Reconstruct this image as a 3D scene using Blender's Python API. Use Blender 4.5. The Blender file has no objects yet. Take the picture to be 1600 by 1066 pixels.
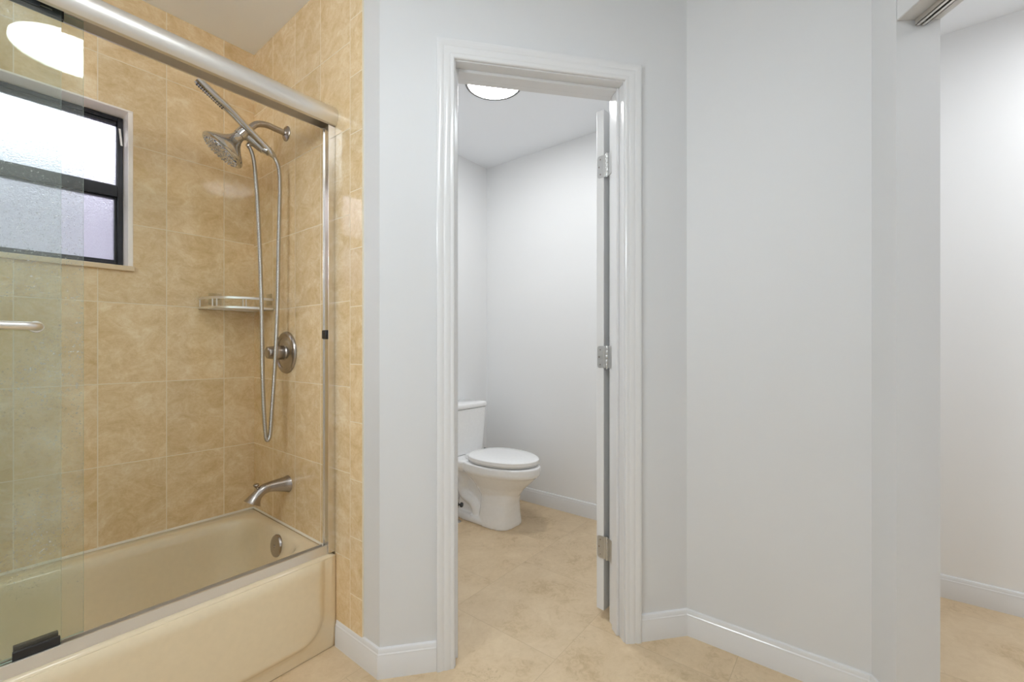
import bpy, bmesh, math, random
from mathutils import Vector, Matrix
random.seed(4)
PI = math.pi
SC = bpy.context.scene
COL = SC.collection

# ------------------------------------------------------------------ camera
F_PX, YAW, V0, EYE = 680.07, math.radians(38.177), 543.66, 1.09
cam = bpy.data.cameras.new('camera')
cam.sensor_width = 36.0
cam.lens = 36.0 * F_PX / 1600.0
cam.shift_y = (V0 - 533.0) / 1600.0
cam.clip_start = 0.02
camo = bpy.data.objects.new('camera', cam)
COL.objects.link(camo)
camo.location = (0, 0, EYE)
camo.rotation_euler = (PI / 2, 0, YAW - PI / 2)
SC.camera = camo

# ------------------------------------------------------------------ world, light levels, exposure
L_BATH, L_TOILET, L_HALL, L_SKY, L_FILL = 22.0, 50.0, 59.0, 4.3, 62.0
w = bpy.data.worlds.new('daylight')
SC.world = w
w.use_nodes = True
bg = w.node_tree.nodes['Background']
bg.inputs[0].default_value = (0.90, 0.92, 1.0, 1)
bg.inputs[1].default_value = L_SKY
SC.view_settings.view_transform = 'Standard'
SC.view_settings.look = 'None'
SC.view_settings.gamma = 1.0
SC.view_settings.use_curve_mapping = False
SC.view_settings.exposure = 0.12
SC.cycles.use_denoising = True
SC.cycles.max_bounces = 14
SC.cycles.diffuse_bounces = 8
SC.cycles.glossy_bounces = 6
SC.cycles.transmission_bounces = 8
SC.cycles.transparent_max_bounces = 16
SC.cycles.sample_clamp_indirect = 6.0
SC.cycles.caustics_reflective = False
SC.cycles.caustics_refractive = True


# ------------------------------------------------------------------ materials
class NT:
    def __init__(s, name):
        s.m = bpy.data.materials.new(name)
        s.m.use_nodes = True
        s.t = s.m.node_tree
        s.t.nodes.clear()
        s.out = s.n('ShaderNodeOutputMaterial')

    def n(s, kind, **kw):
        nd = s.t.nodes.new(kind)
        for k, v in kw.items():
            setattr(nd, k, v)
        return nd

    def set(s, sock, v):
        if isinstance(v, bpy.types.NodeSocket):
            s.t.links.new(v, sock)
        elif v is not None:
            if isinstance(v, (tuple, list)) and len(v) == 3 and sock.type == 'RGBA':
                v = (*v, 1)
            sock.default_value = v

    def math(s, op, a, b=None, c=None, clamp=False):
        nd = s.n('ShaderNodeMath', operation=op, use_clamp=clamp)
        for i, v in enumerate((a, b, c)):
            if v is not None:
                s.set(nd.inputs[i], v)
        return nd.outputs[0]

    def ss(s, v, a, b, lo=0.0, hi=1.0):
        nd = s.n('ShaderNodeMapRange', interpolation_type='SMOOTHSTEP')
        for i, q in enumerate((v, a, b, lo, hi)):
            s.set(nd.inputs[i], q)
        return nd.outputs[0]

    def mix(s, f, a, b, bt='MIX'):
        nd = s.n('ShaderNodeMix', data_type='RGBA', blend_type=bt)
        s.set(nd.inputs[0], f)
        s.set(nd.inputs[6], a)
        s.set(nd.inputs[7], b)
        return nd.outputs[2]

    def noise(s, vec, scale, detail=3.0, rough=0.5, dist=0.0):
        nd = s.n('ShaderNodeTexNoise')
        s.set(nd.inputs['Vector'], vec)
        nd.inputs['Scale'].default_value = scale
        nd.inputs['Detail'].default_value = detail
        nd.inputs['Roughness'].default_value = rough
        nd.inputs['Distortion'].default_value = dist
        return nd.outputs[0]

    def ramp(s, f, stops):
        nd = s.n('ShaderNodeValToRGB')
        s.set(nd.inputs[0], f)
        el = nd.color_ramp.elements
        while len(el) < len(stops):
            el.new(0.5)
        for e, (p, c) in zip(el, stops):
            e.position = p
            e.color = (*c, 1)
        return nd.outputs[0]

    def pos(s):
        return s.n('ShaderNodeNewGeometry').outputs['Position']

    def bump(s, h, strength=0.3, dist=0.002):
        nd = s.n('ShaderNodeBump')
        nd.inputs['Strength'].default_value = strength
        nd.inputs['Distance'].default_value = dist
        s.set(nd.inputs['Height'], h)
        return nd.outputs[0]

    def bsdf(s, color, rough=0.5, metal=0.0, normal=None, **kw):
        nd = s.n('ShaderNodeBsdfPrincipled')
        s.set(nd.inputs['Base Color'], color)
        s.set(nd.inputs['Roughness'], rough)
        s.set(nd.inputs['Metallic'], metal)
        if normal is not None:
            s.set(nd.inputs['Normal'], normal)
        for k, v in kw.items():
            s.set(nd.inputs[k.replace('_', ' ')], v)
        return nd.outputs[0]

    def done(s, sh):
        s.t.links.new(sh, s.out.inputs[0])
        return s.m


def paint(name, color, rough, bs=0.05):
    t = NT(name)
    nz = t.noise(t.pos(), 180, 2)
    return t.done(t.bsdf(color, rough, normal=t.bump(nz, bs, 0.001)))


def metal(name, color, rough, streak=None):
    t = NT(name)
    r = rough
    nrm = None
    if streak:
        mp = t.n('ShaderNodeMapping')
        mp.inputs['Scale'].default_value = streak
        t.t.links.new(t.pos(), mp.inputs[0])
        nz = t.noise(mp.outputs[0], 30, 3)
        r = t.ss(nz, 0.3, 0.7, rough * 0.96, rough * 1.04)
    return t.done(t.bsdf(color, r, 1.0, nrm))


def tile_mat(name, axis, u0, du, z0, dz, wob=0.16):
    t = NT(name)
    pos = t.pos()
    sp = t.n('ShaderNodeSeparateXYZ')
    t.t.links.new(pos, sp.inputs[0])
    u = t.math('DIVIDE', t.math('SUBTRACT', sp.outputs[axis], u0), du)
    v = t.math('DIVIDE', t.math('SUBTRACT', sp.outputs[2], z0), dz)

    def seam(q, size):
        f = t.math('FRACT', q)
        return t.math('MULTIPLY', t.math('MINIMUM', f, t.math('SUBTRACT', 1.0, f)), size)
    d = t.math('MINIMUM', seam(u, du), seam(v, dz))
    body = t.ss(d, 0.0010, 0.0021)
    cid = t.n('ShaderNodeCombineXYZ')
    t.set(cid.inputs[0], t.math('FLOOR', u))
    t.set(cid.inputs[1], t.math('FLOOR', v))
    wn = t.n('ShaderNodeTexWhiteNoise', noise_dimensions='3D')
    t.set(wn.inputs[0], cid.outputs[0])
    off = t.n('ShaderNodeVectorMath', operation='MULTIPLY_ADD')
    t.set(off.inputs[0], wn.outputs['Color'])
    off.inputs[1].default_value = (9, 9, 9)
    t.set(off.inputs[2], pos)
    st = t.n('ShaderNodeMapping')
    st.inputs['Scale'].default_value = (1, 1, 1.25)
    t.t.links.new(off.outputs[0], st.inputs[0])
    n1 = t.noise(st.outputs[0], 12.0, 8, 0.74, 0.7)
    n2 = t.noise(st.outputs[0], 46.0, 6, 0.78, 1.1)
    mixn = t.math('ADD', t.math('MULTIPLY', n1, 0.68), t.math('MULTIPLY', n2, 0.32))
    c = t.ramp(mixn, [(0.35, (0.65, 0.46, 0.235)), (0.46, (0.745, 0.555, 0.315)),
                      (0.53, (0.80, 0.62, 0.38)), (0.63, (0.88, 0.74, 0.52))])
    val = t.ss(wn.outputs['Value'], 0.0, 1.0, 0.95, 1.04)
    hs = t.n('ShaderNodeHueSaturation')
    t.set(hs.inputs['Color'], c)
    t.set(hs.inputs['Value'], val)
    col = t.mix(body, (0.83, 0.72, 0.55), hs.outputs[0])
    rough = t.ss(body, 0, 1, 0.6, 0.07)
    wav = t.noise(off.outputs[0], 5.0, 2)
    h = t.math('ADD', t.math('MULTIPLY', body, 0.55), t.math('MULTIPLY', wav, wob))
    return t.done(t.bsdf(col, rough, 0.0, t.bump(h, 0.5, 0.0015)))


def floor_mat():
    t = NT('beige_floor_tile')
    pos = t.pos()
    sp = t.n('ShaderNodeSeparateXYZ')
    t.t.links.new(pos, sp.inputs[0])
    S = 0.4985
    u = t.math('DIVIDE', t.math('SUBTRACT', sp.outputs[0], 1.04), S)
    v = t.math('DIVIDE', t.math('SUBTRACT', sp.outputs[1], 1.3195), S)
    # running bond: every second row shifts half a tile
    row = t.math('FLOOR', v)
    u = t.math('ADD', u, t.math('MULTIPLY', t.math('MODULO', t.math('ABSOLUTE', row), 2.0), 0.5))

    def seam(q):
        f = t.math('FRACT', q)
        return t.math('MULTIPLY', t.math('MINIMUM', f, t.math('SUBTRACT', 1.0, f)), S)
    d = t.math('MINIMUM', seam(u), seam(v))
    body = t.ss(d, 0.0007, 0.0016)
    cid = t.n('ShaderNodeCombineXYZ')
    t.set(cid.inputs[0], t.math('FLOOR', u))
    t.set(cid.inputs[1], row)
    wn = t.n('ShaderNodeTexWhiteNoise', noise_dimensions='3D')
    t.set(wn.inputs[0], cid.outputs[0])
    off = t.n('ShaderNodeVectorMath', operation='MULTIPLY_ADD')
    t.set(off.inputs[0], wn.outputs['Color'])
    off.inputs[1].default_value = (7, 7, 7)
    t.set(off.inputs[2], pos)
    n1 = t.noise(off.outputs[0], 5.0, 6, 0.62, 0.5)
    n2 = t.noise(off.outputs[0], 30.0, 6, 0.75, 1.0)
    mixn = t.math('ADD', t.math('MULTIPLY', n1, 0.6), t.math('MULTIPLY', n2, 0.4))
    c = t.ramp(mixn, [(0.36, (0.52, 0.38, 0.22)), (0.46, (0.645, 0.495, 0.315)),
                      (0.56, (0.69, 0.54, 0.355)), (0.70, (0.74, 0.60, 0.41))])
    # worn pitted spots
    sp1 = t.noise(off.outputs[0], 3.4, 3, 0.5)
    sp2 = t.noise(off.outputs[0], 75.0, 4, 0.8)
    pit = t.math('MULTIPLY', t.ss(sp1, 0.56, 0.68), t.ss(sp2, 0.52, 0.64))
    c = t.mix(t.math('MULTIPLY', pit, 0.42), c, (0.33, 0.22, 0.11))
    hs = t.n('ShaderNodeHueSaturation')
    t.set(hs.inputs['Color'], c)
    t.set(hs.inputs['Value'], t.ss(wn.outputs['Value'], 0, 1, 0.97, 1.03))
    col = t.mix(body, (0.55, 0.415, 0.26), hs.outputs[0])
    h = t.math('ADD', t.math('MULTIPLY', body, 0.5), t.math('MULTIPLY', n2, 0.12))
    return t.done(t.bsdf(col, 0.42, 0.0, t.bump(h, 0.35, 0.001)))


def glass_mat(name, tint, spots):
    t = NT(name)
    g = t.n('ShaderNodeNewGeometry')
    ior = t.ss(g.outputs['Backfacing'], 0.0, 1.0, 1.52, 1 / 1.52)
    fr = t.n('ShaderNodeFresnel')
    t.set(fr.inputs[0], ior)
    tr = t.n('ShaderNodeBsdfTransparent')
    t.set(tr.inputs[0], tint)
    gl = t.n('ShaderNodeBsdfGlossy')
    gl.inputs['Roughness'].default_value = 0.012
    mx = t.n('ShaderNodeMixShader')
    t.set(mx.inputs[0], fr.outputs[0])
    t.t.links.new(tr.outputs[0], mx.inputs[1])
    t.t.links.new(gl.outputs[0], mx.inputs[2])
    out = mx.outputs[0]
    if spots:
        p = g.outputs['Position']
        fine = t.noise(p, 165, 3, 0.7)
        big = t.noise(p, 3.2, 3, 0.6)
        k = t.math('MULTIPLY', t.ss(fine, 0.60, 0.70), t.ss(big, 0.46, 0.68))
        k = t.math('ADD', t.math('MULTIPLY', k, spots), t.math('MULTIPLY', t.ss(big, 0.3, 0.8), spots * 0.07))
        df = t.n('ShaderNodeBsdfDiffuse')
        df.inputs[0].default_value = (0.85, 0.87, 0.86, 1)
        m2 = t.n('ShaderNodeMixShader')
        t.set(m2.inputs[0], k)
        t.t.links.new(out, m2.inputs[1])
        t.t.links.new(df.outputs[0], m2.inputs[2])
        out = m2.outputs[0]
    return t.done(out)


def frosted_mat():
    t = NT('frosted_glass')
    p = t.pos()
    nz = t.noise(p, 210, 3, 0.6)
    nrm = t.bump(nz, 0.9, 0.004)
    tl = t.n('ShaderNodeBsdfTranslucent')
    tl.inputs[0].default_value = (0.93, 0.94, 0.97, 1)
    t.set(tl.inputs['Normal'], nrm)
    rf = t.n('ShaderNodeBsdfRefraction')
    rf.inputs['IOR'].default_value = 1.15
    rf.inputs['Roughness'].default_value = 0.32
    rf.inputs[0].default_value = (0.93, 0.94, 0.97, 1)
    t.set(rf.inputs['Normal'], nrm)
    gl = t.n('ShaderNodeBsdfGlossy')
    gl.inputs['Roughness'].default_value = 0.25
    t.set(gl.inputs['Normal'], nrm)
    m1 = t.n('ShaderNodeMixShader')
    m1.inputs[0].default_value = 0.88
    t.t.links.new(tl.outputs[0], m1.inputs[1])
    t.t.links.new(rf.outputs[0], m1.inputs[2])
    m2 = t.n('ShaderNodeMixShader')
    m2.inputs[0].default_value = 0.06
    t.t.links.new(m1.outputs[0], m2.inputs[1])
    t.t.links.new(gl.outputs[0], m2.inputs[2])
    return t.done(m2.outputs[0])


def lamp_mat(name, strength, color=(0.885, 0.955, 1.0)):
    t = NT(name)
    e = t.n('ShaderNodeEmission')
    e.inputs[0].default_value = (*color, 1)
    e.inputs[1].default_value = strength
    return t.done(e.outputs[0])


def nozzle_mat():
    t = NT('spray_face')
    vo = t.n('ShaderNodeTexVoronoi')
    t.set(vo.inputs['Vector'], t.n('ShaderNodeTexCoord').outputs['Object'])
    vo.inputs['Scale'].default_value = 95
    k = t.ss(vo.outputs['Distance'], 0.22, 0.42)
    c = t.mix(k, (0.10, 0.11, 0.14), (0.62, 0.63, 0.66))
    return t.done(t.bsdf(c, 0.22, t.math('MULTIPLY', k, 0.9), t.bump(k, 0.5, 0.002)))


def hose_mat():
    t = NT('ribbed_steel')
    wv = t.n('ShaderNodeTexWave', bands_direction='Z')
    t.set(wv.inputs['Vector'], t.pos())
    wv.inputs['Scale'].default_value = 95
    c = t.mix(wv.outputs['Fac'], (0.36, 0.34, 0.32), (0.62, 0.60, 0.57))
    return t.done(t.bsdf(c, 0.27, 1.0, t.bump(wv.outputs['Fac'], 0.4, 0.001)))


def slot(name, color, rough):
    t = NT(name)
    nz = t.noise(t.pos(), 60, 2)
    return t.done(t.bsdf(t.mix(nz, color, tuple(min(1, c * 1.08) for c in color)), rough))


M = {}
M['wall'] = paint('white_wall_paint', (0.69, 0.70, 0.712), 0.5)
M['wall_lit_tone'] = paint('white_wall_paint_lit_tone', (0.85, 0.855, 0.86), 0.5)  # wall paint lightened to imitate more even light in toilet room and hall
M['ceil'] = paint('white_ceiling_paint', (0.88, 0.90, 0.93), 0.7)
M['trim'] = paint('white_gloss_trim', (0.745, 0.75, 0.76), 0.17, 0.0)
M['door'] = paint('white_door_paint', (0.76, 0.76, 0.76), 0.3, 0.0)
M['floor'] = floor_mat()
M['tile_back'] = tile_mat('tan_tile_back', 0, 0.1135, 0.2062, 0.6455, 0.3085)
M['tile_end'] = tile_mat('tan_tile_end', 1, 1.401, 0.2035, 0.6455, 0.3055)
M['tile_trim'] = tile_mat('tan_tile_edge', 1, 1.401, 0.0765, 0.425, 0.2025)
M['reveal'] = slot('glazed_reveal', (0.92, 0.86, 0.82), 0.12)
M['sill'] = slot('sill_stone', (0.72, 0.58, 0.40), 0.2)
M['caulk'] = slot('white_caulk', (0.74, 0.68, 0.56), 0.5)
M['tub'] = slot('cream_enamel', (0.735, 0.625, 0.44), 0.10)
M['china'] = slot('white_china', (0.89, 0.89, 0.89), 0.08)
M['seat'] = slot('white_seat', (0.90, 0.90, 0.90), 0.14)
M['alu'] = metal('satin_aluminium', (0.83, 0.80, 0.755), 0.36)
M['alu_v'] = metal('satin_aluminium_upright', (0.78, 0.75, 0.71), 0.24)
M['nickel'] = metal('brushed_nickel', (0.44, 0.40, 0.37), 0.27)
M['chrome'] = metal('polished_chrome', (0.60, 0.585, 0.57), 0.12)
M['steel'] = metal('hinge_steel', (0.60, 0.60, 0.59), 0.36)
M['rail'] = metal('bright_rail', (0.88, 0.87, 0.85), 0.38)
M['hose'] = hose_mat()
M['nozzle'] = nozzle_mat()
M['black'] = slot('black_rubber', (0.012, 0.012, 0.014), 0.4)
M['blackalu'] = slot('black_window_aluminium', (0.012, 0.013, 0.018), 0.3)
M['hanger'] = slot('dark_hanger', (0.035, 0.04, 0.045), 0.4)
M['glass'] = glass_mat('shower_glass', (0.94, 0.966, 0.948), 0.75)
M['clear'] = glass_mat('clear_plastic', (0.95, 0.95, 0.94), 0.0)
M['edge'] = slot('glass_edge', (0.40, 0.50, 0.44), 0.12)
M['frost'] = frosted_mat()
M['ring'] = slot('grey_lamp_ring', (0.22, 0.22, 0.22), 0.5)
M['white'] = slot('white_plastic', (0.82, 0.82, 0.82), 0.3)
M['outside'] = slot('outside_stucco', (0.15, 0.135, 0.165), 0.9)
M['soil'] = slot('outside_ground', (0.30, 0.28, 0.27), 0.9)
M['lamp_bath'] = lamp_mat('bath_lamp_glow', L_BATH)
M['lamp_toilet'] = lamp_mat('toilet_lamp_glow', L_TOILET, (0.955, 0.975, 0.985))
M['lamp_fill'] = lamp_mat('fill_globe_glow', L_FILL)
M['lamp_hall_added'] = lamp_mat('added_hall_lamp_glow', L_HALL, (0.94, 0.97, 1.0))


# ------------------------------------------------------------------ mesh helpers
class MB:
    def __init__(s):
        s.v, s.f, s.mi = [], [], []
        s.cur = 0

    def add(s, vs, fs):
        o = len(s.v)
        s.v += [tuple(v) for v in vs]
        for f in fs:
            s.f.append([i + o for i in f])
            s.mi.append(s.cur)
        return s

    def box(s, x0, x1, y0, y1, z0, z1):
        return s.prism([(x0, y0), (x1, y0), (x1, y1), (x0, y1)], z0, z1)

    def prism(s, poly, z0, z1):
        n = len(poly)
        vs = [(x, y, z0) for x, y in poly] + [(x, y, z1) for x, y in poly]
        fs = [list(range(n))[::-1], list(range(n, 2 * n))]
        fs += [[i, (i + 1) % n, (i + 1) % n + n, i + n] for i in range(n)]
        return s.add(vs, fs)

    def obox(s, o, ax, ay, az):
        """box from corner o along three edge vectors"""
        o, ax, ay, az = map(Vector, (o, ax, ay, az))
        vs = [o, o + ax, o + ax + ay, o + ay]
        vs += [p + az for p in vs]
        return s.add(vs, [[3, 2, 1, 0], [4, 5, 6, 7], [0, 1, 5, 4], [1, 2, 6, 5], [2, 3, 7, 6], [3, 0, 4, 7]])

    def loft(s, rings, cap0=True, cap1=True, closed=True):
        n = len(rings[0])
        vs = [p for r in rings for p in r]
        fs = []
        for k in range(len(rings) - 1):
            for i in range(n if closed else n - 1):
                j = (i + 1) % n
                fs.append([k * n + i, k * n + j, (k + 1) * n + j, (k + 1) * n + i])
        if cap0:
            fs.append(list(range(n))[::-1])
        if cap1:
            b = (len(rings) - 1) * n
            fs.append([b + i for i in range(n)])
        return s.add(vs, fs)

    def tube(s, pts, r, n=12, flat=None):
        """tube along a polyline; r a number or a list; flat=(sy) squashes the binormal"""
        pts = [Vector(p) for p in pts]
        rs = r if isinstance(r, (list, tuple)) else [r] * len(pts)
        tang = []
        for i in range(len(pts)):
            a = pts[max(i - 1, 0)]
            b = pts[min(i + 1, len(pts) - 1)]
            tang.append((b - a).normalized())
        up = Vector((0, 0, 1)) if abs(tang[0].z) < 0.9 else Vector((0, 1, 0))
        nrm = (up - tang[0] * up.dot(tang[0])).normalized()
        rings = []
        for p, t, q in zip(pts, tang, rs):
            nrm = (nrm - t * nrm.dot(t)).normalized()
            bi = t.cross(nrm)
            fl = flat or 1.0
            rings.append([p + (nrm * math.cos(a) + bi * math.sin(a) * fl) * q
                          for a in [2 * PI * i / n for i in range(n)]])
        return s.loft(rings)

    def lathe(s, prof, o, axis, n=32, side=None):
        """prof: list of (radius, height along axis)"""
        o, axis = Vector(o), Vector(axis).normalized()
        sd = Vector(side) if side else (Vector((0, 0, 1)) if abs(axis.z) < 0.9 else Vector((0, 1, 0)))
        u = (sd - axis * sd.dot(axis)).normalized()
        v = axis.cross(u)
        rings = [[o + axis * h + (u * math.cos(a) + v * math.sin(a)) * r
                  for a in [2 * PI * i / n for i in range(n)]] for r, h in prof]
        return s.loft(rings)

    def sweep_x(s, prof, x0, x1):
        return s.loft([[(x0, y, z) for y, z in prof], [(x1, y, z) for y, z in prof]])

    def skirting(s, path, prof):
        """profile (out, z) swept with mitred corners along a plan path; room lies to the left of the path"""
        P = [Vector(p) for p in path]
        rings = []
        for i, p in enumerate(P):
            ds = []
            if i > 0:
                ds.append((P[i] - P[i - 1]).normalized())
            if i < len(P) - 1:
                ds.append((P[i + 1] - P[i]).normalized())
            ns = [Vector((-d.y, d.x)) for d in ds]
            m = ns[0] if len(ns) == 1 else (ns[0] + ns[1]) / (1 + ns[0].dot(ns[1]))
            rings.append([(p.x + m.x * o, p.y + m.y * o, z) for o, z in prof])
        return s.loft(rings)

    def build(s, name, mats, parent=None, origin=None, bevel=0.0, segs=2, angle=35, sub=0):
        me = bpy.data.meshes.new(name)
        if parent is not None:
            origin = parent.matrix_world.translation if False else ORG[parent.name]
        org = Vector(origin) if origin is not None else Vector((0, 0, 0))
        me.from_pydata([tuple(Vector(v) - org) for v in s.v], [], s.f)
        if not isinstance(mats, (list, tuple)):
            mats = [mats]
        for m in mats:
            me.materials.append(m)
        for p, i in zip(me.polygons, s.mi):
            p.material_index = i
        bm = bmesh.new()
        bm.from_mesh(me)
        bmesh.ops.recalc_face_normals(bm, faces=bm.faces)
        bm.to_mesh(me)
        bm.free()
        for p in me.polygons:
            p.use_smooth = True
        me.set_sharp_from_angle(angle=math.radians(angle))
        o = bpy.data.objects.new(name, me)
        COL.objects.link(o)
        if parent is not None:
            o.parent = parent
        else:
            o.location = org
        ORG[o.name] = org
        if bevel:
            b = o.modifiers.new('bevel', 'BEVEL')
            b.width = bevel
            b.segments = segs
            b.limit_method = 'ANGLE'
            b.angle_limit = math.radians(40)
        if sub:
            q = o.modifiers.new('sub', 'SUBSURF')
            q.levels = q.render_levels = sub
        return o


ORG = {}


def tag(o, label=None, cat=None, group=None, kind=None):
    for k, v in (('label', label), ('category', cat), ('group', group), ('kind', kind)):
        if v:
            o[k] = v
    return o


def thing(name, loc, label, cat, group=None):
    o = bpy.data.objects.new(name, None)
    o.empty_display_size = 0.05
    COL.objects.link(o)
    o.location = loc
    ORG[o.name] = Vector(loc)
    return tag(o, label, cat, group)


def struct(o, label=None, cat=None):
    o['kind'] = 'structure'
    if label:
        o['label'] = label
    if cat:
        o['category'] = cat
    return o


def smooth(pts, n=6):
    """Catmull-Rom through the points"""
    P = [Vector(p) for p in pts]
    P = [P[0] * 2 - P[1]] + P + [P[-1] * 2 - P[-2]]
    out = []
    for i in range(1, len(P) - 2):
        a, b, c, d = P[i - 1:i + 3]
        for k in range(n):
            t = k / n
            out.append(0.5 * ((2 * b) + (c - a) * t + (2 * a - 5 * b + 4 * c - d) * t * t + (3 * b - a - 3 * c + d) * t ** 3))
    out.append(P[-2])
    return out


def rrect(cx, cy, hx, hy, r, z, nc=8, ns=6):
    """rounded rectangle ring with a fixed vertex count"""
    out = []
    for k, (sx, sy) in enumerate(((1, 1), (-1, 1), (-1, -1), (1, -1))):
        ox, oy = cx + sx * (hx - r), cy + sy * (hy - r)
        a0 = k * PI / 2
        arc = [(ox + r * math.cos(a0 + PI / 2 * i / nc), oy + r * math.sin(a0 + PI / 2 * i / nc)) for i in range(nc + 1)]
        out += arc
        nx = ((1, 1), (-1, 1), (-1, -1), (1, -1))[(k + 1) % 4]
        e = (cx + nx[0] * (hx - r) + r * math.cos(a0 + PI / 2), cy + nx[1] * (hy - r) + r * math.sin(a0 + PI / 2))
        s0 = arc[-1]
        for i in range(1, ns):
            f = i / ns
            out.append((s0[0] + (e[0] - s0[0]) * f, s0[1] + (e[1] - s0[1]) * f))
    return [(x, y, z) for x, y in out]


# ------------------------------------------------------------------ plan of the place
CZ = 2.462                                   # ceiling height
XE, YW = 0.856, 2.21                         # tiled end wall, tiled window wall
ANG = math.radians(-40.61)
DR = Vector((math.cos(ANG), math.sin(ANG)))  # along the door wall
NN = Vector((-DR.y, DR.x))                   # through the door wall, into the toilet room
C0 = Vector((0.856, 1.229))


def DW(t, s):
    return C0 + DR * t + NN * s


def on_x(x, s):
    """point of the line s=const (door wall) at X = x"""
    p = DW(0, s)
    k = (x - p.x) / DR.x
    return p + DR * k


SF, SB = 0.009, 0.130                        # front and back face of the door wall
XP = 0.862                                   # painted end of the tub wall
XR = 1.717                                   # right wall face
C1, CB = on_x(XP, SF), on_x(0.962, SB)
D1, DB = on_x(XR, SF), on_x(1.837, SB)
OD = Vector((-0.8116, -0.5842))              # along the sliding door opening, towards the camera side
ON = Vector((0.5842, -0.8116))               # through that wall
E1 = Vector((XR, -0.0415))
F1 = E1 + OD * 0.0895
G1 = F1 + ON * 0.120
H1 = G1 - OD * ((1.837 - G1.x) / 0.8116)
J1 = F1 + OD * 0.76
K1 = F1 + OD * 1.02
XL, YB = -1.10, K1.y
XT, YT = 2.502, 2.215                        # toilet room right wall, back wall
XH = 2.668                                   # far wall of the next room

# floor and ceiling
mb = MB().box(-1.25, 3.0, -2.3, 2.40, -0.08, 0.0)
struct(mb.build('floor', M['floor']))
mb = MB().box(-1.25, 3.0, -2.3, 2.40, CZ, CZ + 0.10)
struct(mb.build('ceiling', M['ceil']))

# window wall behind the tub (opening for the window)
WX0, WX1, WZ0, WZ1 = -0.50, 0.421, 1.386, 2.010
mb = MB()
WT = YW + 0.14
mb.box(-0.80, WX0, YW, WT, 0, CZ).box(WX1, 0.90, YW, WT, 0, CZ)
mb.box(WX0, WX1, YW, WT, 0, WZ0).box(WX0, WX1, YW, WT, WZ1, CZ)
struct(mb.build('wall_window', M['tile_back']))
# end wall with the shower fittings: paint body, tile layer, narrow edge tiles
mb = MB()
mb.prism([tuple(C1), tuple(CB), (0.962, 2.36), (XP, 2.36)], 0, CZ)
we = struct(mb.build('wall_end', M['wall']))
tl = MB()
tl.box(XE, XP, 1.401, YW, 0, CZ - 0.001)
tl.cur = 1
tl.box(XE, XP, 1.3285, 1.401, 0, CZ - 0.001)
tl.cur = 2
tl.box(XE + 0.001, XP, 1.325, 1.3285, 0, CZ - 0.001)
tl.build('tile_cladding', [M['tile_end'], M['tile_trim'], M['caulk']], parent=we)
# alcove end beyond the left edge of the picture, left wall, wall behind the camera
struct(MB().prism([(-0.80, 1.42), (-0.68, 1.42), (-0.68, 2.36), (-0.80, 2.36)], 0, CZ).build('wall_alcove', M['tile_end']))
struct(MB().prism([(XL - 0.12, YB - 0.12), (XL, YB - 0.12), (XL, 1.42), (-0.80, 1.42), (-0.80, 1.54), (XL - 0.12, 1.54)], 0, CZ).build('wall_left', M['wall']))
struct(MB().prism([(XL, YB - 0.12), (K1.x + 0.08, YB - 0.12), tuple(K1), (XL, YB)], 0, CZ).build('wall_front', M['wall']))

# door wall: two piers and a header
JT = 0.018
T0, T1, HZ = 0.2503, 0.868, 2.072            # clear opening of the doorway
mb = MB()
mb.prism([tuple(C1), tuple(DW(T0 - JT, SF)), tuple(DW(T0 - JT, SB)), tuple(CB)], 0, CZ)
mb.prism([tuple(DW(T1 + JT, SF)), tuple(D1), tuple(DB), tuple(DW(T1 + JT, SB))], 0, CZ)
mb.prism([tuple(DW(T0 - JT, SF)), tuple(DW(T1 + JT, SF)), tuple(DW(T1 + JT, SB)), tuple(DW(T0 - JT, SB))], HZ + JT, CZ)
struct(mb.build('wall_door', M['wall']))
# right wall, running into the short pier of the sliding door opening
struct(MB().prism([tuple(D1), tuple(E1), tuple(F1), tuple(G1), tuple(H1), tuple(DB)], 0, CZ).build('wall_right', M['wall']))
OZ = 2.017
mb = MB()
mb.prism([tuple(F1), tuple(J1), tuple(J1 + ON * 0.12), tuple(G1)], OZ, CZ)
mb.prism([tuple(J1), tuple(K1), tuple(K1 + ON * 0.12), tuple(J1 + ON * 0.12)], 0, CZ)
struct(mb.build('wall_opening', M['wall'], bevel=0.003))
# toilet room
struct(MB().box(0.962, XT + 0.12, YT, YT + 0.14, 0, CZ).build('wall_toilet_back', M['wall_lit_tone']))
struct(MB().box(XT, XT + 0.12, 0.36, YT, 0, CZ).build('wall_toilet_right', M['wall_lit_tone']))
struct(MB().box(1.837, XT, 0.36, 0.48, 0, CZ).build('wall_toilet_front', M['wall_lit_tone']))
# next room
struct(MB().box(XH, XH + 0.12, -2.2, 0.12, 0, CZ).build('wall_hall_right', M['wall_lit_tone']))
struct(MB().box(1.837, XH, 0.0, 0.12, 0, CZ).build('wall_hall_back', M['wall_lit_tone']))
struct(MB().box(0.80, XH, -2.2, -2.08, 0, CZ).build('wall_hall_front', M['wall_lit_tone']))
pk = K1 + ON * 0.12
struct(MB().prism([(pk.x - 0.12, -2.08), (pk.x, -2.08), (pk.x, pk.y), (pk.x - 0.12, pk.y)], 0, CZ).build('wall_hall_left', M['wall_lit_tone']))

# skirting boards
BB = [(0, 0), (0.013, 0), (0.013, 0.070), (0.0118, 0.0735), (0.0118, 0.0785), (0.0095, 0.082), (0.0085, 0.090), (0.0065, 0.0945), (0.004, 0.0965), (0, 0.0975)]
c_l = DW(T0 - 0.064, SF)
c_r = DW(T1 + 0.064, SF)


def skirt(name, path):
    return struct(MB().skirting([tuple(p) for p in path], BB).build(name, M['trim'], angle=25))


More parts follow.
